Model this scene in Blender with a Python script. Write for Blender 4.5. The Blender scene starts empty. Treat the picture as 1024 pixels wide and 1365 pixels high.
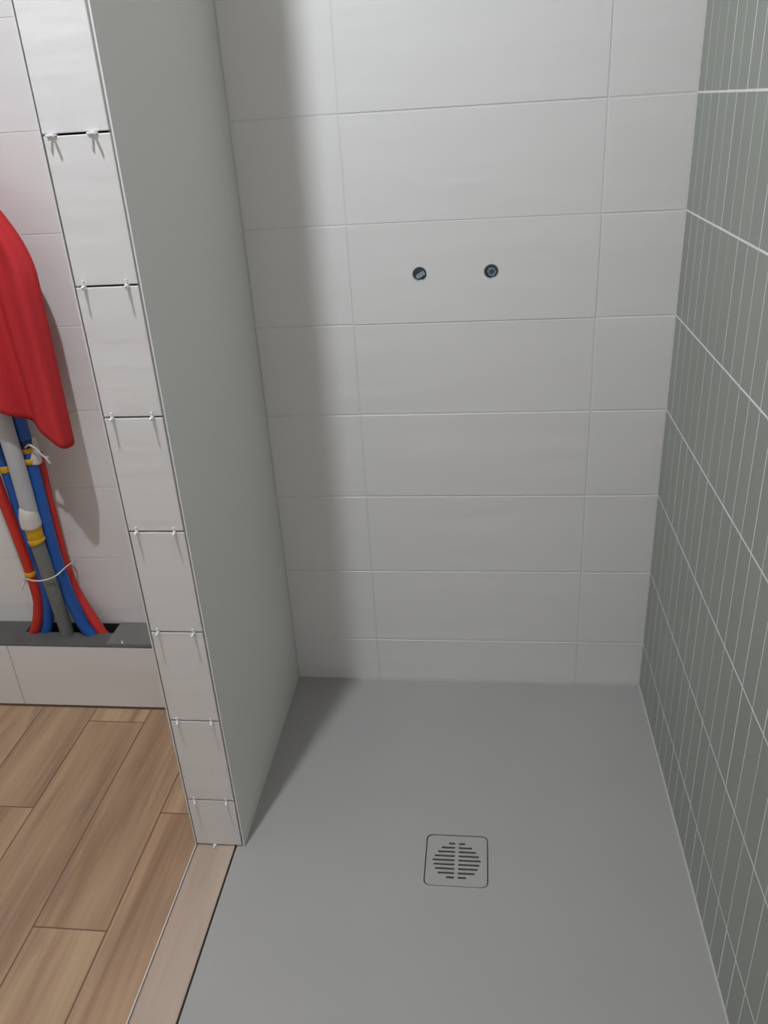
import bpy, bmesh, math, random
from mathutils import Matrix, Vector
random.seed(7)
scene = bpy.context.scene
COL = scene.collection

# ------------------------------------------------------------------ camera, world, exposure
cam_d = bpy.data.cameras.new('camera'); cam = bpy.data.objects.new('camera', cam_d); COL.objects.link(cam)
R_, U_, F_ = (Vector((0.99250343, 0.10814399, -0.05693696)), Vector((0.00286217, 0.44517395, 0.89543953)),
              Vector((-0.12218325, 0.88888977, -0.44152715)))
m = Matrix.Identity(4)
for i in range(3):
    m[i][0] = R_[i]; m[i][1] = U_[i]; m[i][2] = -F_[i]
m[0][3], m[1][3], m[2][3] = 0.4882, -1.7111, 1.3342
cam.matrix_world = m
cam_d.sensor_fit = 'HORIZONTAL'; cam_d.sensor_width = 36.0; cam_d.lens = 36.0 * 1097.76 / 1024.0
cam_d.clip_start = 0.02
scene.camera = cam
w = bpy.data.worlds.new('world'); scene.world = w; w.use_nodes = True
w.node_tree.nodes['Background'].inputs[0].default_value = (0.5, 0.5, 0.5, 1)
w.node_tree.nodes['Background'].inputs[1].default_value = 0.0
vs = scene.view_settings
vs.view_transform = 'Standard'; vs.look = 'None'; vs.gamma = 1.0; vs.use_curve_mapping = False
vs.exposure = 0.0
LAMP_POS = (-0.108, -0.955, 2.43); LAMP_STRENGTH = 3120.0; LAMP_COLOR = (0.95, 1.0, 1.07)

# ------------------------------------------------------------------ dimensions (metres)
W = 0.8694          # right wall face
D = 0.5552          # depth of the partition
XL = -0.1032        # left edge of the partition end
Z0 = 0.1243         # first tile joint above the tray
A, B = 0.2144, 0.7126   # vertical joints of the back wall
YB = 0.05           # back wall of the bathroom
ZF = -0.0714        # wooden floor
ZC = 2.43           # ceiling
ZL = 0.1286         # service ledge
YL = -0.057         # plinth face
XR0, YR0 = -1.55, -2.7  # far left and near walls

# ------------------------------------------------------------------ materials
def sl(r, g, b):
    f = lambda c: (c / 255 / 12.92) if c / 255 <= 0.04045 else ((c / 255 + 0.055) / 1.055) ** 2.4
    return (f(r), f(g), f(b), 1)
def mat(name, col, rough=0.5, metal=0.0, spec=0.5, noise=None, bump=None, tint=0.0):
    """noise=(scale vec, amount, detail); bump=(scale vec, strength, distance); tint: per-object value variation"""
    M = bpy.data.materials.new(name); M.use_nodes = True
    nt = M.node_tree; N = nt.nodes; L = nt.links
    b = N['Principled BSDF']
    b.inputs['Base Color'].default_value = col; b.inputs['Roughness'].default_value = rough
    b.inputs['Metallic'].default_value = metal; b.inputs['Specular IOR Level'].default_value = spec
    geo = N.new('ShaderNodeNewGeometry')
    def tex(scale, detail):
        mp = N.new('ShaderNodeMapping'); mp.inputs['Scale'].default_value = scale
        L.new(geo.outputs['Position'], mp.inputs['Vector'])
        t = N.new('ShaderNodeTexNoise'); t.inputs['Scale'].default_value = 1.0; t.inputs['Detail'].default_value = detail
        L.new(mp.outputs['Vector'], t.inputs['Vector']); return t
    if noise or tint:
        hsv = N.new('ShaderNodeHueSaturation'); hsv.inputs['Color'].default_value = col
        L.new(hsv.outputs['Color'], b.inputs['Base Color'])
        val = N.new('ShaderNodeMath'); val.operation = 'ADD'; val.inputs[0].default_value = 1.0; val.inputs[1].default_value = 0.0
        if noise:
            t = tex(noise[0], noise[2] if len(noise) > 2 else 3.0)
            mr = N.new('ShaderNodeMapRange'); mr.inputs['From Min'].default_value = 0.3; mr.inputs['From Max'].default_value = 0.7
            mr.inputs['To Min'].default_value = 1 - noise[1]; mr.inputs['To Max'].default_value = 1 + noise[1]
            L.new(t.outputs['Fac'], mr.inputs['Value']); L.new(mr.outputs['Result'], val.inputs[0])
        if tint:
            oi = N.new('ShaderNodeObjectInfo'); mr = N.new('ShaderNodeMapRange')
            mr.inputs['To Min'].default_value = -tint; mr.inputs['To Max'].default_value = tint
            L.new(oi.outputs['Random'], mr.inputs['Value']); L.new(mr.outputs['Result'], val.inputs[1])
        L.new(val.outputs[0], hsv.inputs['Value'])
    if bump:
        t = tex(bump[0], 2.0)
        bp = N.new('ShaderNodeBump'); bp.inputs['Strength'].default_value = bump[1]; bp.inputs['Distance'].default_value = bump[2]
        L.new(t.outputs['Fac'], bp.inputs['Height']); L.new(bp.outputs['Normal'], b.inputs['Normal'])
    return M

def wood_mat(name, tones, tint=0.10):
    M = bpy.data.materials.new(name); M.use_nodes = True
    nt = M.node_tree; N = nt.nodes; L = nt.links; b = N['Principled BSDF']
    geo = N.new('ShaderNodeNewGeometry'); oi = N.new('ShaderNodeObjectInfo')
    rnd = N.new('ShaderNodeVectorMath'); rnd.operation = 'SCALE'; rnd.inputs[0].default_value = (7.3, 13.1, 3.7)
    L.new(oi.outputs['Random'], rnd.inputs['Scale'])
    add = N.new('ShaderNodeVectorMath'); add.operation = 'ADD'
    L.new(geo.outputs['Position'], add.inputs[0]); L.new(rnd.outputs['Vector'], add.inputs[1])
    def noise(scale, detail, dist=0.0):
        mp = N.new('ShaderNodeMapping'); mp.inputs['Scale'].default_value = scale
        L.new(add.outputs['Vector'], mp.inputs['Vector'])
        t = N.new('ShaderNodeTexNoise'); t.inputs['Scale'].default_value = 1; t.inputs['Detail'].default_value = detail
        t.inputs['Distortion'].default_value = dist
        L.new(mp.outputs['Vector'], t.inputs['Vector']); return t
    broad = noise((17, 1.1, 1), 3, 0.35); fine = noise((110, 4, 1), 4, 0.2); knot = noise((14, 2.6, 1), 2, 0.9)
    mix = N.new('ShaderNodeMix'); mix.data_type = 'FLOAT'; mix.inputs[0].default_value = 0.25
    L.new(broad.outputs['Fac'], mix.inputs[2]); L.new(fine.outputs['Fac'], mix.inputs[3])
    cr = N.new('ShaderNodeValToRGB'); e = cr.color_ramp.elements
    e[0].position = 0.32; e[0].color = tones[0]; e[1].position = 0.66; e[1].color = tones[2]
    k = e.new(0.48); k.color = tones[1]
    L.new(mix.outputs[0], cr.inputs['Fac'])
    kr = N.new('ShaderNodeMapRange'); kr.inputs['From Min'].default_value = 0.57; kr.inputs['From Max'].default_value = 0.72
    kr.inputs['To Max'].default_value = 0.55
    L.new(knot.outputs['Fac'], kr.inputs['Value'])
    mc = N.new('ShaderNodeMix'); mc.data_type = 'RGBA'
    L.new(kr.outputs['Result'], mc.inputs[0]); L.new(cr.outputs['Color'], mc.inputs[6]); mc.inputs[7].default_value = tones[3]
    hsv = N.new('ShaderNodeHueSaturation'); mr = N.new('ShaderNodeMapRange')
    mr.inputs['To Min'].default_value = 1 - tint; mr.inputs['To Max'].default_value = 1 + tint
    L.new(oi.outputs['Random'], mr.inputs['Value']); L.new(mr.outputs['Result'], hsv.inputs['Value'])
    L.new(mc.outputs[2], hsv.inputs['Color']); L.new(hsv.outputs['Color'], b.inputs['Base Color'])
    b.inputs['Roughness'].default_value = 0.5
    bp = N.new('ShaderNodeBump'); bp.inputs['Strength'].default_value = 0.15; bp.inputs['Distance'].default_value = 0.001
    L.new(fine.outputs['Fac'], bp.inputs['Height']); L.new(bp.outputs['Normal'], b.inputs['Normal'])
    return M

M = {}
M['tile'] = mat('white_wall_tile', sl(231, 229, 227), 0.42, noise=((2, 2, 9), 0.012), bump=((3.5, 3.5, 20), 0.38, 0.005))
M['tile_smooth'] = mat('white_side_tile', sl(231, 230, 226), 0.45, bump=((3, 3, 16), 0.10, 0.003))
M['grout_light'] = mat('light_wall_grout', sl(222, 221, 219), 0.8, noise=((60, 60, 60), 0.04))
M['grout_white'] = mat('white_stick_grout', sl(236, 237, 234), 0.85, noise=((25, 25, 25), 0.06))
M['stick'] = mat('sage_green_stick_tile', sl(148, 153, 144), 0.38, tint=0.03, noise=((5, 5, 3), 0.035), bump=((6, 6, 4), 0.15, 0.002))
M['raw'] = mat('dark_adhesive', sl(46, 45, 44), 0.9, noise=((40, 40, 40), 0.15))
M['plaster'] = mat('white_plaster', sl(238, 236, 233), 0.9, noise=((3, 3, 3), 0.02))
M['profile'] = mat('white_edge_profile', sl(228, 228, 226), 0.35)
M['tray'] = mat('grey_stone_resin', sl(173, 171, 168), 0.55, noise=((4, 4, 4), 0.02), bump=((180, 180, 180), 0.12, 0.0006))
M['grate'] = mat('grey_painted_steel', sl(173, 171, 168), 0.45)
M['dark'] = mat('dark_void', sl(38, 38, 38), 0.8)
M['silicone'] = mat('pale_silicone', sl(190, 190, 188), 0.5)
M['ledge'] = mat('dark_grey_backer_board', sl(98, 97, 95), 0.85, noise=((18, 18, 18), 0.10))
M['ledge2'] = mat('grey_backer_board', sl(124, 122, 118), 0.8, noise=((18, 18, 18), 0.08))
M['chrome'] = mat('bluish_chrome', sl(176, 196, 208), 0.3, metal=1.0)
M['chrome_d'] = mat('dark_socket_steel', sl(92, 108, 116), 0.38, metal=1.0)
M['spacer'] = mat('white_nylon', sl(235, 235, 235), 0.45)
M['red_p'] = mat('red_conduit', sl(206, 52, 44), 0.45, noise=((8, 8, 8), 0.06))
M['blue_p'] = mat('blue_conduit', sl(36, 94, 178), 0.42, noise=((8, 8, 8), 0.08))
M['navy'] = mat('navy_tape', sl(38, 52, 104), 0.5)
M['grey_p'] = mat('grey_conduit', sl(122, 126, 124), 0.5, noise=((8, 8, 8), 0.06))
M['white_p'] = mat('pale_grey_sleeve', sl(188, 190, 192), 0.5, noise=((9, 9, 9), 0.04))
M['plastic'] = mat('clear_white_wrap', sl(216, 212, 206), 0.35, noise=((30, 30, 30), 0.06))
M['yellow'] = mat('yellow_tape', sl(218, 170, 24), 0.45, noise=((30, 30, 30), 0.06))
M['towel'] = mat('red_terry_cloth', sl(198, 56, 60), 0.95, spec=0.15, noise=((7, 7, 4), 0.07), bump=((260, 260, 260), 0.5, 0.002))
M['joint'] = mat('brown_plank_grout', sl(124, 94, 74), 0.9)
M['wood'] = wood_mat('oak_look_plank', (sl(150, 118, 92), sl(184, 151, 120), sl(202, 170, 136), sl(150, 126, 110)))
M['wood_pale'] = wood_mat('pale_oak_look_plank', (sl(176, 152, 134), sl(188, 166, 148), sl(198, 178, 160), sl(174, 154, 140)), 0.02)
bulb_m = bpy.data.materials.new('glowing_bulb'); bulb_m.use_nodes = True
bn = bulb_m.node_tree.nodes['Principled BSDF']
bn.inputs['Base Color'].default_value = (1, 1, 1, 1); bn.inputs['Emission Color'].default_value = LAMP_COLOR + (1,)
bn.inputs['Emission Strength'].default_value = LAMP_STRENGTH
M['bulb'] = bulb_m

# ------------------------------------------------------------------ helpers
def link(name, me, parent=None, mw=None):
    o = bpy.data.objects.new(name, me); COL.objects.link(o)
    if parent: o.parent = parent
    if mw is not None: o.matrix_basis = mw
    return o
def obj(name, bm, material, parent=None, smooth=False, mw=None):
    me = bpy.data.meshes.new(name); bmesh.ops.recalc_face_normals(bm, faces=bm.faces[:]); bm.to_mesh(me); bm.free()
    me.materials.append(M[material])
    if smooth:
        for p in me.polygons: p.use_smooth = True
    return link(name, me, parent, mw)
def tag(o, label, cat, group=None, kind=None):
    o['label'] = label; o['category'] = cat
    if group: o['group'] = group
    if kind: o['kind'] = kind
    return o
def thing(name, label, cat, loc=(0, 0, 0), group=None, kind=None):
    o = bpy.data.objects.new(name, None); COL.objects.link(o); o.location = loc; o.empty_display_size = 0.05
    return tag(o, label, cat, group, kind)
def box(bm, x0, x1, y0, y1, z0, z1):
    v = [bm.verts.new((x, y, z)) for x in (x0, x1) for y in (y0, y1) for z in (z0, z1)]
    for f in ((0, 1, 3, 2), (4, 6, 7, 5), (0, 4, 5, 1), (2, 3, 7, 6), (0, 2, 6, 4), (1, 5, 7, 3)): bm.faces.new([v[i] for i in f])
    return v
def bx(*a):
    bm = bmesh.new(); box(bm, *a); return bm
_cache = {}
def tile_mesh(wd, ht, t, bev, material):
    """chamfered slab: local x = width, y = height, z = outwards (0..t), origin at its centre back"""
    key = (round(wd, 4), round(ht, 4), round(t, 4), bev, material)
    if key in _cache: return _cache[key]
    bm = bmesh.new()
    def ring(ix, z): return [bm.verts.new((sx * (wd / 2 - ix), sy * (ht / 2 - ix), z)) for sx, sy in ((-1, -1), (1, -1), (1, 1), (-1, 1))]
    a, b, c = ring(0, 0), ring(0, t - bev), ring(bev, t)
    for p, q in ((a, b), (b, c)):
        for i in range(4): bm.faces.new((p[i], p[(i + 1) % 4], q[(i + 1) % 4], q[i]))
    bm.faces.new(c); bm.faces.new(a[::-1])
    me = bpy.data.meshes.new('tile'); bm.to_mesh(me); bm.free(); me.materials.append(M[material])
    _cache[key] = me; return me
def frame(xa, ya, za):
    mm = Matrix.Identity(4)
    for i in range(3): mm[i][0] = xa[i]; mm[i][1] = ya[i]; mm[i][2] = za[i]
    return mm
TO_CAM = frame((1, 0, 0), (0, 0, 1), (0, -1, 0))      # faces -y
TO_LEFT = frame((0, -1, 0), (0, 0, 1), (-1, 0, 0))    # faces -x
TO_RIGHT = frame((0, 1, 0), (0, 0, 1), (1, 0, 0))     # faces +x
TO_UP = Matrix.Identity(4)
def put_tile(name, parent, fr, centre, wd, ht, t=0.009, bev=0.0012, material='tile'):
    return link(name, tile_mesh(wd, ht, t, bev, material), parent, Matrix.Translation(centre) @ fr)
def spline(pts, n=8):
    """Catmull-Rom through the points"""
    P = [Vector(p) for p in pts]; P = [P[0] * 2 - P[1]] + P + [P[-1] * 2 - P[-2]]; out = []
    for i in range(1, len(P) - 2):
        p0, p1, p2, p3 = P[i - 1:i + 3]
        for k in range(n):
            t = k / n
            out.append(0.5 * ((2 * p1) + (p2 - p0) * t + (2 * p0 - 5 * p1 + 4 * p2 - p3) * t * t + (3 * p1 - p0 - 3 * p2 + p3) * t ** 3))
    out.append(P[-2]); return out
def tube(path, r, seg=14, cap=True, bm=None):
    bm = bm or bmesh.new(); rings = []
    ref = Vector((0, 1, 0.01))
    for i, p in enumerate(path):
        t = (path[min(i + 1, len(path) - 1)] - path[max(i - 1, 0)]).normalized()
        u = t.cross(ref); u = u.normalized() if u.length > 1e-4 else t.orthogonal().normalized()
        v = t.cross(u); rr = r(i / (len(path) - 1)) if callable(r) else r
        rings.append([bm.verts.new(p + (u * math.cos(a) + v * math.sin(a)) * rr) for a in [2 * math.pi * k / seg for k in range(seg)]])
    for a, b in zip(rings, rings[1:]):
        for k in range(seg): bm.faces.new((a[k], a[(k + 1) % seg], b[(k + 1) % seg], b[k]))
    if cap: bm.faces.new(rings[0][::-1]); bm.faces.new(rings[-1])
    return bm
def lathe(profile, seg=28, bm=None, mw=None):
    """profile (r, z) revolved about z"""
    bm = bm or bmesh.new(); rings = []
    for r, z in profile:
        if r < 1e-6: rings.append([bm.verts.new((0, 0, z))])
        else: rings.append([bm.verts.new((r * math.cos(2 * math.pi * k / seg), r * math.sin(2 * math.pi * k / seg), z)) for k in range(seg)])
    for a, b in zip(rings, rings[1:]):
        for k in range(seg):
            q = [a[k % len(a)], a[(k + 1) % len(a)], b[(k + 1) % len(b)], b[k % len(b)]]
            q = list(dict.fromkeys(q))
            if len(q) > 2: bm.faces.new(q)
    if mw is not None: bmesh.ops.transform(bm, matrix=mw, verts=bm.verts[:])
    return bm

ROWS = [0.0] + [Z0 + 0.2 * k for k in range(12) if Z0 + 0.2 * k < ZC - 0.03] + [ZC]     # joint heights
G = 0.0010          # half of a wall joint

# ------------------------------------------------------------------ room shell
fl = tag(obj('floor', bx(XR0, W + 0.1, YR0, YB + 0.1, ZF - 0.06, ZF - 0.0006), 'joint'), 'oak-look plank floor of the bathroom left of the shower', 'floor', kind='structure')
tag(obj('ceiling', bx(XR0, W + 0.1, YR0, YB + 0.1, ZC, ZC + 0.08), 'plaster'), 'white plaster ceiling above the shower and bathroom', 'ceiling', kind='structure')
tag(obj('wall_left', bx(XR0 - 0.1, XR0, YR0, YB + 0.1, ZF, ZC), 'plaster'), 'white plaster wall on the far left side', 'wall', kind='structure')
tag(obj('wall_front', bx(XR0 - 0.1, W + 0.1, YR0 - 0.1, YR0, ZF, ZC), 'plaster'), 'white plaster wall behind the photographer', 'wall', kind='structure')

# planks of the wooden floor: columns along y
SEAM = [-0.092 - 0.1526 * k for k in range(10)]
BUTT = {0: -0.41, 1: -0.709, 2: -0.112, 3: -0.411, 4: -0.709, 5: -0.11}
def planks(x0, x1, first, ya, yb, zt=ZF, length=0.9):
    ys = [yb]; y = first
    while y > yb: y -= length
    while y + length < yb: y += length
    while y > ya: ys.append(y); y -= length
    ys.append(ya)
    for a, b in zip(ys, ys[1:]):
        if a - b < 0.02 or x1 - x0 < 0.02: continue
        put_tile('plank', fl, TO_UP, ((x0 + x1) / 2, (a + b) / 2, zt - 0.012), x1 - x0 - 0.0030, a - b - 0.0030, 0.012, 0.0004, 'wood')
for k in range(9):
    planks(max(SEAM[k + 1], XR0), SEAM[k] if k else -0.1045, BUTT.get(k, -0.11 - 0.3 * (k % 3)), YR0, YL - 0.003)
k = 0; x = -0.1045
while x < W:                       # in front of the shower step
    planks(x, min(x + 0.1526, W), -1.5 - 0.3 * (k % 3), YR0, -1.222); x += 0.1526; k += 1

# ------------------------------------------------------------------ shower back wall
wb = tag(obj('wall_back', bx(XL + 0.02, W + 0.1, 0.022, 0.14, ZF, ZC), 'raw'), 'white-tiled back wall of the shower with two pipe holes', 'wall', kind='structure')
HOLES = ((0.3569, 1.0238), (0.5014, 1.0237)); HR = 0.0148
def holed_tile(x0, x1, z0, z1, t):
    bm = bmesh.new(); s = 0.03
    xs = [x0] + sum([[hx - s, hx + s] for hx, _ in HOLES], []) + [x1]
    zc = HOLES[0][1]; zs = [z0, zc - s, zc + s, z1]
    def quad(a, b, c, d): bm.faces.new([bm.verts.new((px, 0, pz)) for px, pz in ((a, c), (b, c), (b, d), (a, d))])
    for i in range(5):
        for j in range(3):
            if j == 1 and i in (1, 3): continue
            quad(xs[i], xs[i + 1], zs[j], zs[j + 1])
    n = 32
    for hx, hz in HOLES:
        ci, sq, bk = [], [], []
        for k in range(n):
            a = 2 * math.pi * k / n; c, q = math.cos(a), math.sin(a); mx = max(abs(c), abs(q))
            ci.append(bm.verts.new((hx + HR * c, 0, hz + HR * q))); bk.append(bm.verts.new((hx + HR * c, t, hz + HR * q)))
            sq.append(bm.verts.new((hx + s * c / mx, 0, zc + s * q / mx)))
        for k in range(n):
            l = (k + 1) % n
            bm.faces.new((sq[k], sq[l], ci[l], ci[k])); bm.faces.new((ci[k], ci[l], bk[l], bk[k]))
    ed = [(x0, z0), (x1, z0), (x1, z1), (x0, z1)]
    for i in range(4):
        (a, c), (b, d) = ed[i], ed[(i + 1) % 4]
        bm.faces.new([bm.verts.new(p) for p in ((a, 0, c), (b, 0, d), (b, t, d), (a, t, c))])
    bmesh.ops.remove_doubles(bm, verts=bm.verts[:], dist=1e-5)
    return bm
colx = [0.0, A, B, W]
for j in range(len(ROWS) - 1):
    for i in range(3):
        x0, x1, z0, z1 = colx[i] + G, colx[i + 1] - G, ROWS[j] + G, ROWS[j + 1] - G
        if i == 1 and z0 < HOLES[0][1] < z1:
            obj('tile', holed_tile(x0, x1, z0, z1, 0.009), 'tile', wb)
        else:
            dy = random.uniform(0, 0.0006)
            put_tile('tile', wb, TO_CAM, ((x0 + x1) / 2, 0.009 + dy, (z0 + z1) / 2), x1 - x0, z1 - z0)
bm = bmesh.new()
for z in ROWS: box(bm, 0, W, 0.0010, 0.018, z - 0.003, z + 0.003)
for x in (0.002, A, B, W - 0.002): box(bm, x - 0.003, x + 0.003, 0.0011, 0.018, 0, ZC)
obj('grout', bm, 'grout_light', wb)

# pipe sockets in the two holes
for i, (hx, hz) in enumerate(HOLES):
    t = thing('water_outlet', ('left' if i == 0 else 'right') + ' of two chrome water outlets sunk in the white back wall', 'water outlet', (hx, 0.0, hz), 'water outlets in the back wall')
    rot = frame((1, 0, 0), (0, 0, 1), (0, -1, 0))
    obj('sleeve', lathe([(0.0146, -0.021), (0.0146, -0.004), (0.0136, -0.003), (0.0128, -0.004), (0.0122, -0.021)]), 'chrome', t, True, rot)
    bm = lathe([(0.0, -0.012), (0.0118, -0.012), (0.0122, -0.021)])
    obj('plug', bm, 'chrome_d', t, False, rot)
    if i == 0:
        b2 = bmesh.new(); box(b2, -0.0095, 0.0095, -0.0042, 0.0045, -0.0145, -0.0080)
        obj('key_slot', b2, 'chrome', t, False, Matrix.Translation((0.001, 0, -0.003)) @ Matrix.Rotation(math.radians(-32), 4, 'Y') @ rot)
    else:
        b2 = lathe([(0.0092, -0.014), (0.0092, -0.008), (0.0062, -0.007), (0.0062, -0.014)], 6)
        obj('hex_socket', b2, 'chrome', t, False, Matrix.Translation((0.001, 0, -0.002)) @ rot)

# ------------------------------------------------------------------ right wall with green stick tiles
wr = tag(obj('wall_right', bx(W + 0.0003, W + 0.1, YR0, 0.022, ZF, ZC), 'grout_white'), 'right shower wall of upright sage green stick tiles with white joints', 'wall', kind='structure')
SP = 0.0521; Y1 = -0.0479
ycols = [0.0] + [Y1 - SP * k for k in range(23)]
far = bmesh.new()
for j in range(len(ROWS) - 1):
    z0, z1 = ROWS[j] + 0.0016, ROWS[j + 1] - 0.0016
    off = 0.0 if j % 2 else 0.0006
    for i in range(len(ycols) - 1):
        g = random.choice((0.0006, 0.0008, 0.0011, 0.0014)); g2 = random.choice((0.0006, 0.0008, 0.0011))
        ya, yb_ = ycols[i] - g - off * (i > 0), ycols[i + 1] + g2 - off
        wd = round(ya - yb_, 4); yc = (ya + yb_) / 2
        if ROWS[j] < 1.9:
            put_tile('stick_tile', wr, TO_LEFT, (W + 0.006 + random.uniform(0, 0.0003), yc, (z0 + z1) / 2), wd, z1 - z0, 0.006, 0.0004, 'stick')
        else: box(far, W, W + 0.006, yb_, ya, z0, z1)
o = obj('upper_stick_tiles', far, 'stick', wr); o['kind'] = 'stuff'
tag(obj('trim_1', bx(W - 0.006, W + 0.0012, YR0, ycols[-1] - 0.001, ZF, ZC), 'plaster'), 'plain white wall strip in front of the green tiles', 'wall finish', kind='structure')

# ------------------------------------------------------------------ partition beside the shower
wp = tag(obj('wall_partition', bx(XL + 0.012, -0.012, -D + 0.010, 0.0, ZF, ZC), 'raw'), 'narrow tiled partition wall between the shower and the bathroom', 'wall', kind='structure')
# end face, dark open joints
for j in range(len(ROWS) - 1):
    z0, z1 = ROWS[j] + (0.0018 if j else 0.003), ROWS[j + 1] - 0.0012
    dx = random.uniform(-0.0004, 0.0004)
    put_tile('end_tile', wp, TO_CAM, ((XL + 0) / 2 - 0.0011 + dx, -D + 0.009, (z0 + z1) / 2), -XL - 0.0090, z1 - z0, 0.0085, 0.0008)
# shower side and bathroom side
for j in range(len(ROWS) - 1):
    z0, z1 = ROWS[j], ROWS[j + 1]
    for ya, yb_ in ((-D + 0.0095, -0.05), (-0.05, 0.0)):
        put_tile('side_tile', wp, TO_RIGHT, (-0.010, (ya + yb_) / 2, (z0 + z1) / 2), yb_ - ya, z1 - z0, 0.010, 0.00015, 'tile_smooth')
    za = ROWS[j] if j else ZF
    put_tile('side_tile', wp, TO_LEFT, (XL + 0.010, (-D + 0.0095 + YB) / 2, (za + z1) / 2), YB + D - 0.011, z1 - za - 0.001, 0.010, 0.0008)
obj('corner_profile', bx(-0.0020, 0.0006, -D - 0.0004, -D + 0.0094, 0.0005, ZC), 'profile', wp)
obj('corner_profile', bx(XL - 0.0006, XL + 0.0016, -D - 0.0004, -D + 0.0094, ZF, ZC), 'profile', wp)

# tile spacers in the open joints of the partition end
def spacer_mesh(up, out, down, thick=0.0030, inn=0.004):
    bm = bmesh.new(); h = thick / 2
    box(bm, -h, h, -out, inn, -h, h); box(bm, -h, h, -0.0045, -0.0008, h, up); box(bm, -h, h, -0.0045, -0.0008, -down, -h)
    box(bm, -h * 1.7, h * 1.7, -0.005, -0.0004, -h * 1.7, h * 1.7)
    return bm
ORD = ['topmost', 'second', 'third', 'fourth', 'fifth', 'sixth', 'lowest']
for k in range(7):
    z = ROWS[7 - k]
    for s in range(2):
        side = 'left' if s == 0 else 'right'
        lab = f'white plastic tile spacer, {side} one in the {ORD[k]} open joint of the partition end'
        fx = XL + (-XL) * ((0.17, 0.80)[s] if k else (0.17, 0.73)[s])
        if k == 0:
            bm = bmesh.new()
            box(bm, -0.008, 0.006, -0.0015, 0.004, -0.0008, 0.0012)
            for dx, out in ((-0.0060, 0.0075), (0.0060, 0.0100)):
                p = [Vector((0, 0.001, 0)), Vector((dx, -out, -0.0005))]
                tube(p, 0.0017, 6, True, bm)
            o = obj('tile_spacer', bm, 'spacer')
        else:
            o = obj('tile_spacer', spacer_mesh(0.0095, 0.0125, 0.0045 + 0.001 * random.random()), 'spacer')
            o.rotation_euler = (random.uniform(-0.05, 0.05), 0, random.uniform(-0.12, 0.12) + (0.25 if k > 4 else 0))
        o.location = (fx, -D, z)
        tag(o, lab, 'tile spacer', 'tile spacers in the partition joints')
o = obj('tile_spacer', spacer_mesh(0.004, 0.010, 0.002), 'spacer'); o.location = (XL * 0.60, -D, 0.0028); o.rotation_euler = (0, math.pi / 2, 0)
tag(o, 'white plastic tile spacer lying flat under the lowest partition tile', 'tile spacer', 'tile spacers in the partition joints')

# ------------------------------------------------------------------ shower tray, drain and step
YT = -1.2; TX = -0.0165
DX, DY, DS = 0.4300, -0.5625, 0.0600
def rrect(cx, cy, h, r, n=6):
    out = []
    for qx, qy, a0 in ((1, 1, 0), (-1, 1, 90), (-1, -1, 180), (1, -1, 270)):
        for k in range(n + 1):
            a = math.radians(a0 + 90 * k / n); out.append((cx + qx * (h - r) + r * math.cos(a), cy + qy * (h - r) + r * math.sin(a)))
    return out
tr = thing('shower_tray', 'wide grey stone-look shower tray with a square drain', 'shower tray', (W / 2, YT / 2, ZF))
bm = bmesh.new(); ox, oy, oz = W / 2, YT / 2, ZF
hole = rrect(DX, DY, DS + 0.0016, 0.0125)
sq = []
S = 0.1
for px, py in hole:
    dx, dy = px - DX, py - DY; mm_ = max(abs(dx), abs(dy)); sq.append((DX + dx / mm_ * S, DY + dy / mm_ * S))
n = len(hole)
def V(px, py, pz): return bm.verts.new((px - ox, py - oy, pz - oz))
hv = [V(px, py, 0) for px, py in hole]; hb = [V(px, py, -0.016) for px, py in hole]; sv = [V(px, py, 0) for px, py in sq]
for k in range(n):
    l = (k + 1) % n
    if (sv[k].co - sv[l].co).length > 1e-6: bm.faces.new((sv[k], sv[l], hv[l], hv[k]))
    else: bm.faces.new((sv[k], hv[l], hv[k]))
    bm.faces.new((hv[k], hv[l], hb[l], hb[k]))
xs = [TX, DX - S, DX + S, W]; ys = [YT, DY - S, DY + S, 0.0]
for i in range(3):
    for j in range(3):
        if i == 1 and j == 1: continue
        bm.faces.new([V(px, py, 0) for px, py in ((xs[i], ys[j]), (xs[i + 1], ys[j]), (xs[i + 1], ys[j + 1]), (xs[i], ys[j + 1]))])
for (a, b), (c, d) in (((TX, YT), (W, YT)), ((W, YT), (W, 0)), ((W, 0), (TX, 0)), ((TX, 0), (TX, YT))):
    bm.faces.new((V(a, b, 0), V(c, d, 0), V(c, d, ZF), V(a, b, ZF)))
obj('tray_body', bm, 'tray', tr)
obj('drain_well', bx(DX - DS - 0.003 - ox, DX + DS + 0.003 - ox, DY - DS - 0.003 - oy, DY + DS + 0.003 - oy, -0.03 - oz, -0.0155 - oz), 'dark', tr)
def bead(p0, p1, inw, up, r, name):
    b = bmesh.new(); v0, v1 = [], []
    for q, l in ((p0, v0), (p1, v1)):
        q = Vector(q)
        for k in range(4):
            a = math.pi / 2 * k / 3; l.append(b.verts.new(q + Vector(inw) * r * (1 - math.sin(a)) + Vector(up) * r * (1 - math.cos(a))))
        l.append(b.verts.new(q))
    for k in range(5): b.faces.new((v0[k], v0[(k + 1) % 5], v1[(k + 1) % 5], v1[k]))
    b.faces.new(v0); b.faces.new(v1[::-1])
    return obj(name, b, 'silicone', tr)
bead((-ox + 0.001, -oy, -oz), (W - ox, -oy, -oz), (0, -1, 0), (0, 0, 1), 0.0025, 'silicone_bead')
bead((W - ox, -oy, -oz), (W - ox, YT - oy, -oz), (-1, 0, 0), (0, 0, 1), 0.0030, 'silicone_bead')

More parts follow.
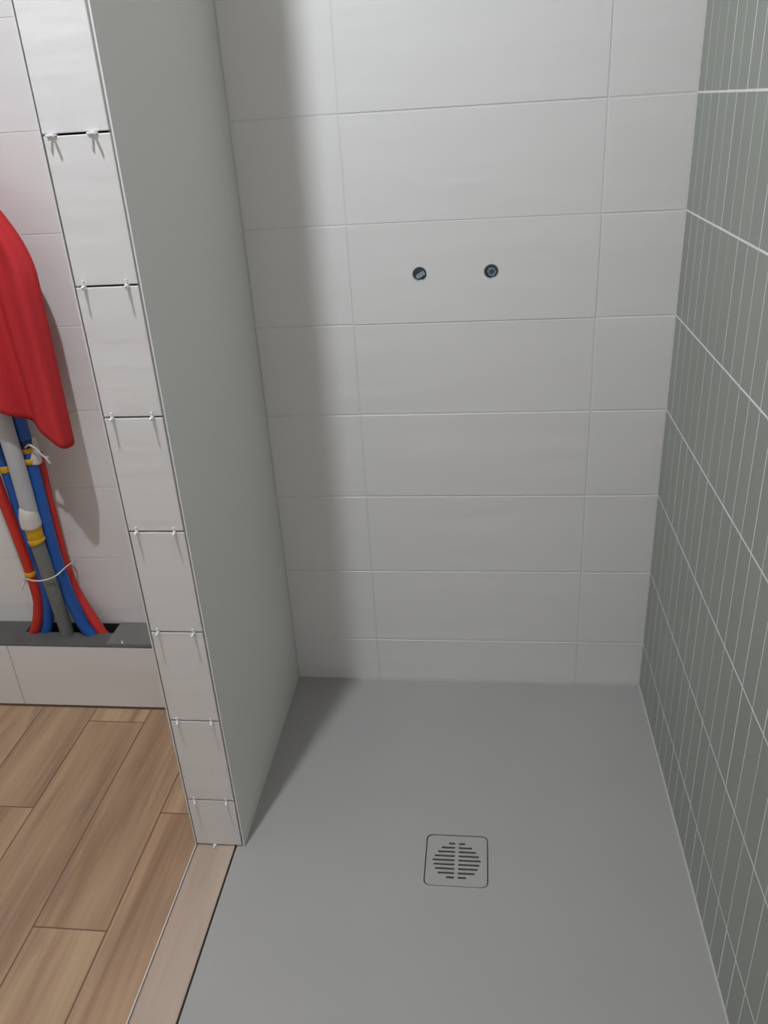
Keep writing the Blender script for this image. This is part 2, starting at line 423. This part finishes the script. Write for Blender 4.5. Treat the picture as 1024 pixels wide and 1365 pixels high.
dc = thing('drain_cover', 'square grey slotted drain cover set in the shower tray', 'drain cover', (DX, DY, -0.0155))
bm = bmesh.new(); zt, zb = 0.0147, 0.0117
ends = [0.0160, 0.0300, 0.0375, 0.0430, 0.0470, 0.0445, 0.0410, 0.0355, 0.0190]
pit = 0.0101; sh = 0.0022; gap = 0.0038; y0 = 0.0405
def prism(pts):
    t_ = [bm.verts.new((a, b, zt)) for a, b in pts]; b_ = [bm.verts.new((a, b, zb)) for a, b in pts]
    bm.faces.new(t_); bm.faces.new(b_[::-1])
    for k in range(len(pts)): bm.faces.new((t_[k], b_[k], b_[(k + 1) % len(pts)], t_[(k + 1) % len(pts)]))
H = DS - 0.0004; rc = 0.0115
def corner(cx, cy, a0): return [(cx + rc * math.cos(math.radians(a0 + 15 * k)), cy + rc * math.sin(math.radians(a0 + 15 * k))) for k in range(7)]
prism([(-H, y0 + sh), (H, y0 + sh)] + corner(H - rc, H - rc, 0) + corner(-H + rc, H - rc, 90))
yl = y0 - 8 * pit - sh
prism([(H, yl), (-H, yl)] + corner(-H + rc, -H + rc, 180) + corner(H - rc, -H + rc, 270))
for k, e in enumerate(ends):
    yc = y0 - k * pit
    for a, b in ((-H, -e), (-gap, gap), (e, H)): prism([(a, yc - sh), (b, yc - sh), (b, yc + sh), (a, yc + sh)])
    if k < 8: prism([(-H, yc - pit + sh), (H, yc - pit + sh), (H, yc - sh), (-H, yc - sh)])
obj('slotted_plate', bm, 'grate', dc)
for sx in (-1, 1):
    for sy in (-1, 1): obj('foot', bx(sx * 0.046 - 0.006, sx * 0.046 + 0.006, sy * 0.046 - 0.006, sy * 0.046 + 0.006, 0.0, zb), 'dark', dc)

st = thing('shower_step', 'low step capped with a pale wood-look plank beside the tray', 'step', ((XL + TX) / 2, (YT - D) / 2, ZF))
sx, sy, sz = st.location
def loc(*a): return bx(a[0] - sx, a[1] - sx, a[2] - sy, a[3] - sy, a[4] - sz, a[5] - sz)
obj('core', loc(XL + 0.010, TX - 0.010, YT, -D + 0.008, ZF, -0.011), 'raw', st)
put_tile('plank', st, TO_UP, ((XL + TX) / 2 - sx - 0.0003, (YT - D) / 2 - sy + 0.003, -0.011 - sz), TX - XL - 0.0080, -D - YT + 0.003, 0.011, 0.0008, 'wood_pale')
put_tile('riser_plank', st, TO_LEFT, (XL + 0.010 - sx, (YT - D) / 2 - sy, (ZF - 0.004) / 2 - sz), -D - YT - 0.004, -ZF - 0.006, 0.009, 0.0008, 'wood')
obj('edge_profile', loc(XL - 0.0004, XL + 0.0014, YT, -D - 0.0008, -0.006, 0.0008), 'profile', st)
obj('front_riser', loc(XL, TX - 0.004, YT - 0.012, YT - 0.001, ZF, 0.0), 'tray', st)
tag(obj('tray_apron', bx(TX, W - 0.008, YT - 0.012, YT - 0.0005, ZF, -0.001), 'tray'), 'grey front apron closing the raised shower tray', 'apron')

# ------------------------------------------------------------------ bathroom back wall and service ledge
wa = tag(obj('wall_bathroom', bx(XR0, XL + 0.02, YB + 0.0012, YB + 0.14, ZF, ZC), 'grout_light'), 'white-tiled bathroom wall behind the red towel and pipes', 'wall', kind='structure')
rws = [ZL + 0.2 * k for k in range(12) if ZL + 0.2 * k < ZC - 0.03] + [ZC]
for j in range(len(rws) - 1):
    off = -0.105 if j % 1 == 0 else 0
    xe = [XL + 0.002, -0.36, -0.86, -1.36, XR0]
    for a, b in zip(xe, xe[1:]):
        put_tile('tile', wa, TO_CAM, ((a + b) / 2, YB + 0.009 + random.uniform(0, 0.0005), (rws[j] + rws[j + 1]) / 2), a - b - 0.0014, rws[j + 1] - rws[j] - 0.0016, 0.009, 0.0006)
le = thing('service_ledge', 'low tiled service ledge with a dark board top under the pipes', 'ledge', (-0.85, 0, ZF))
lx, lz = -0.85, ZF
H0, H1, HY = -0.735, -0.487, 0.002
def lb(name, a, mt): return obj(name, bx(a[0] - lx, a[1] - lx, a[2], a[3], a[4] - lz, a[5] - lz), mt, le)
XE = XL - 0.003
lb('board', (XR0, H0, YL + 0.010, YB - 0.001, ZL - 0.012, ZL), 'ledge')
lb('board', (H0, H1, YL + 0.010, HY, ZL - 0.012, ZL), 'ledge')
lb('board', (H1, XE, YL + 0.010, YB - 0.001, ZL - 0.012, ZL + 0.0006), 'ledge2')
lb('board_edge', (XR0, XE, YL, YL + 0.0101, ZL - 0.004, ZL), 'ledge')
lb('floor_board', (XR0, XE, YL + 0.010, YB - 0.001, ZF + 0.001, ZF + 0.02), 'dark')  # coloured near black to paint the shade inside the ledge hole
lb('hole_shade_panel', (XR0, XE, YB - 0.0012, YB, ZF + 0.001, ZL - 0.002), 'dark')  # dark sheet added behind the hole, its shade put into the colour
xe = [XE, -0.757, -1.257, XR0]
for a, b in zip(xe, xe[1:]):
    put_tile('plinth_tile', le, TO_CAM, ((a + b) / 2 - lx, YL + 0.009, (ZF + 0.003 + ZL - 0.001) / 2 - lz), a - b - 0.002, ZL - ZF - 0.005, 0.009, 0.0008)
lb('core', (XR0, XE, YL + 0.0095, YL + 0.022, ZF + 0.001, ZL - 0.0125), 'raw')
o = obj('tile_spacer', spacer_mesh(0.004, 0.004, 0.004), 'spacer'); o.location = (-0.4455, -0.041, ZL + 0.0022); o.rotation_euler = (1.57, 0, 0.6)
tag(o, 'tiny white tile spacer lying on the dark ledge', 'tile spacer')

# ------------------------------------------------------------------ conduits
def pipe(name, label, pts, r, mt, seg=16):
    o = thing(name, label, 'pipe', pts[0], 'conduits rising from the ledge')
    P = [p - Vector(pts[0]) for p in spline(pts, 6)]
    return obj('conduit', tube(P, r, seg), mt, o, True), P
def band(parent, P, z, wdt, r, mt, name, tilt=0.0, bulge=0.0):
    """ring of tape round a path at height z (local)"""
    c = min(P, key=lambda p: abs(p.z - z)); i = P.index(c)
    t = (P[min(i + 1, len(P) - 1)] - P[max(i - 1, 0)]).normalized(); t = (t + Vector((tilt, 0, 0))).normalized()
    path = [c + t * wdt * s for s in (-0.5, -0.42, 0, 0.42, 0.5)]
    return obj(name, tube(path, lambda s: r + (0.0 if s in (0, 1) else 0.0006) + bulge * math.sin(math.pi * s), 16), mt, parent, True)
redL, P = pipe('red_pipe', 'red conduit, leftmost of the bundle rising from the ledge', [(-.722, .007, .03), (-.714, .005, .117), (-.694, 0, .155), (-.675, -.005, .206), (-.664, -.010, .25), (-.662, -.015, .338), (-.666, -.022, .458), (-.669, -.028, .537), (-.671, -.034, .624), (-.675, -.04, .715), (-.672, -.045, .95), (-.655, -.05, 1.2)], .0130, 'red_p')
band(redL, P, .325 - .03, .013, .0145, 'yellow', 'tape')
blueL, P = pipe('blue_pipe', 'blue conduit half hidden behind the pale sleeve, next to the left red pipe', [(-.69, .012, .03), (-.684, .010, .11), (-.669, .008, .15), (-.656, .005, .195), (-.646, .002, .273), (-.646, -.001, .342), (-.647, -.005, .422), (-.646, -.012, .531), (-.645, -.018, .601), (-.645, -.024, .69), (-.643, -.03, .775), (-.64, -.04, 1.0), (-.635, -.045, 1.25)], .0142, 'blue_p')
band(blueL, P, .612 - .03, .016, .0158, 'yellow', 'tape')
grey, P = pipe('grey_pipe', 'grey conduit in the middle of the bundle with yellow taped pale sleeve', [(-.614, .0, .03), (-.613, -.005, .117), (-.610, -.010, .163), (-.605, -.024, .245), (-.600, -.040, .360), (-.599, -.047, .435), (-.597, -.050, .468)], .0175, 'grey_p')
base = Vector((-.614, 0, .03))
WP = [p - base for p in spline([(-.599, -.050, .472), (-.596, -.052, .496), (-.593, -.053, .523), (-.589, -.059, .628), (-.588, -.064, .723), (-.587, -.068, .831), (-.60, -.066, 1.0), (-.615, -.06, 1.22)], 6)]
obj('pale_sleeve', tube(WP, lambda s: .0165 + .003 * min(1, s * 4), 16), 'white_p', grey, True)
obj('plastic_wrap', tube([p - base for p in spline([(-.599, -.051, .477), (-.598, -.053, .492), (-.596, -.055, .514), (-.599, -.058, .529), (-.602, -.060, .539)], 5)], lambda s: .0205 * (1 - s ** 3) + .004, 14), 'plastic', grey, True)
band(grey, P, .462 - .03, .040, .0192, 'yellow', 'tape', 0.0)
band(grey, P, .432 - .03, .013, .0200, 'yellow', 'tape', -0.3)
band(grey, P, .443 - .03, .016, .0184, 'white_p', 'tape_gap', 0.0)
blueR, P = pipe('blue_pipe', 'blue conduit with navy and yellow tape right of the pale sleeve', [(-.535, .004, .03), (-.544, .0, .114), (-.563, 0, .157), (-.580, -.004, .248), (-.583, -.01, .321), (-.584, -.014, .388), (-.581, -.018, .466), (-.577, -.022, .555), (-.574, -.026, .623), (-.571, -.03, .667), (-.569, -.034, .717), (-.567, -.04, .785), (-.578, -.045, 1.0), (-.60, -.045, 1.25)], .0160, 'blue_p')
band(blueR, P, .681 - .03, .020, .0164, 'navy', 'tape')
band(blueR, P, .664 - .03, .012, .0172, 'yellow', 'tape')
band(blueR, P, .636 - .03, .013, .0185, 'yellow', 'tape')
b0 = Vector((-.535, .004, .03))
obj('plastic_wrap', tube([p - b0 for p in spline([(-.566, -.024, .634), (-.560, -.026, .65), (-.555, -.026, .672), (-.552, -.026, .695)], 5)], lambda s: .019 * (1 - .75 * s), 12), 'plastic', blueR, True)
obj('tie_strip', tube([p - b0 for p in spline([(-.565, -.046, .676), (-.552, -.05, .684), (-.540, -.046, .672), (-.533, -.040, .655), (-.526, -.036, .645), (-.519, -.036, .650)], 5)], .0028, 8), 'plastic', blueR, True)
obj('tie_strip', tube([p - b0 for p in spline([(-.528, -.037, .648), (-.524, -.037, .640), (-.520, -.036, .630)], 4)], .0026, 8), 'plastic', blueR, True)
redR, P = pipe('red_pipe', 'red conduit, rightmost of the bundle rising from the ledge', [(-.508, .012, .03), (-.517, .010, .108), (-.524, .010, .127), (-.549, .016, .182), (-.574, .024, .240), (-.583, .022, .305), (-.584, .020, .362), (-.582, .017, .450), (-.578, .012, .535), (-.572, .007, .606), (-.571, .004, .64)], .0130, 'red_p')
# cable tie round the bundle
tie = [(-.676, -.026, .300), (-.660, -.040, .318), (-.628, -.060, .326), (-.602, -.062, .328), (-.576, -.047, .332), (-.564, -.008, .337), (-.564, .026, .332), (-.585, .038, .328), (-.63, .018, .318), (-.670, .006, .308), (-.678, -.012, .302), (-.676, -.026, .300)]
o = thing('cable_tie', 'thin white cable tie looped round the pipe bundle above the ledge', 'cable tie', (-.62, -.02, .318))
obj('strap', tube([p - o.location for p in spline(tie, 6)], .0019, 8), 'plastic', o, True)
obj('strap_end', tube([p - o.location for p in spline([(-.674, -.030, .304), (-.680, -.036, .292), (-.683, -.038, .284)], 4)], .0024, 6), 'plastic', o, True)

# ------------------------------------------------------------------ red towel draped over the pipe tops
def towel():
    bm = bmesh.new(); nt, na = 44, 120
    xc, yc = -.632, -.052
    ztop = 1.322
    rows = []
    def prof(t):   # half width against height: narrow at the top, full from z 1.07 down
        s = min(1, t / 0.42); return 0.030 + 0.170 * (1 - (1 - s) ** 1.8)
    for i in range(nt + 1):
        t = i / nt; ring = []
        for k in range(na):
            a = 2 * math.pi * k / na; c, s = math.cos(a), math.sin(a)
            hem = 0.690 + 0.150 * (1 - abs(c)) ** 1.1 + 0.006 * math.sin(7 * a) * (1 - abs(c)) + (0.05 * max(0, -s))
            z = ztop + (hem - ztop) * t
            tz = (ztop - z) / (ztop - 0.70)
            wx = prof(tz); wy = 0.028 + 0.028 * min(1, tz * 2.2)
            fold = (0.019 * math.sin(5 * a + 0.2) + 0.007 * math.sin(9 * a + 2.2 + 1.4 * t) + 0.004 * math.sin(14 * a + 3 * t)) * min(1, tz * 2.0 + .15)
            fold -= (0.017 * math.exp(-((a - 0.98 - 0.05 * math.sin(4 * t)) / 0.085) ** 2) + 0.010 * math.exp(-((a - 2.3) / 0.10) ** 2)) * min(1, 2.2 * t)
            x = xc + wx * (abs(c) ** 0.9) * (1 if c > 0 else -1) + fold * 0.35 * c
            y = yc - wy * s * (abs(s) ** -0.25 if abs(s) > 1e-3 else 0) - fold * (abs(s) + .25)
            # lean of the right corner towards the viewer
            y -= 0.020 * max(0, c) * tz
            ring.append(bm.verts.new((x, min(y, YB - 0.012), z)))
        rows.append(ring)
    for a, b in zip(rows, rows[1:]):
        for k in range(na): bm.faces.new((a[k], a[(k + 1) % na], b[(k + 1) % na], b[k]))
    top = bm.verts.new((xc, yc, ztop + 0.012))
    for k in range(na): bm.faces.new((rows[0][k], rows[0][(k + 1) % na], top))
    bmesh.ops.translate(bm, verts=bm.verts[:], vec=(-xc, -yc, -0.69))
    return bm, (xc, yc, 0.69)
bm, l_ = towel()
o = obj('towel', bm, 'towel', None, True); o.location = l_
md = o.modifiers.new('thickness', 'SOLIDIFY'); md.thickness = 0.003; md.offset = -1
tag(o, 'red cloth towel hanging folded over the pipe tops', 'towel')

# ------------------------------------------------------------------ ceiling downlight that lights the room
lp = thing('ceiling_downlight', 'small round white ceiling downlight in front of the partition', 'lamp', LAMP_POS)
obj('bezel', lathe([(0.0235, 0.0), (0.026, -0.004), (0.034, -0.004), (0.040, -0.001), (0.040, 0.0)], 32), 'profile', lp, True)
obj('lens', lathe([(0.024, -0.001), (0.024, -0.004), (0.022, -0.010), (0.017, -0.014), (0.009, -0.0165), (0, -0.017)], 32), 'bulb', lp, True)
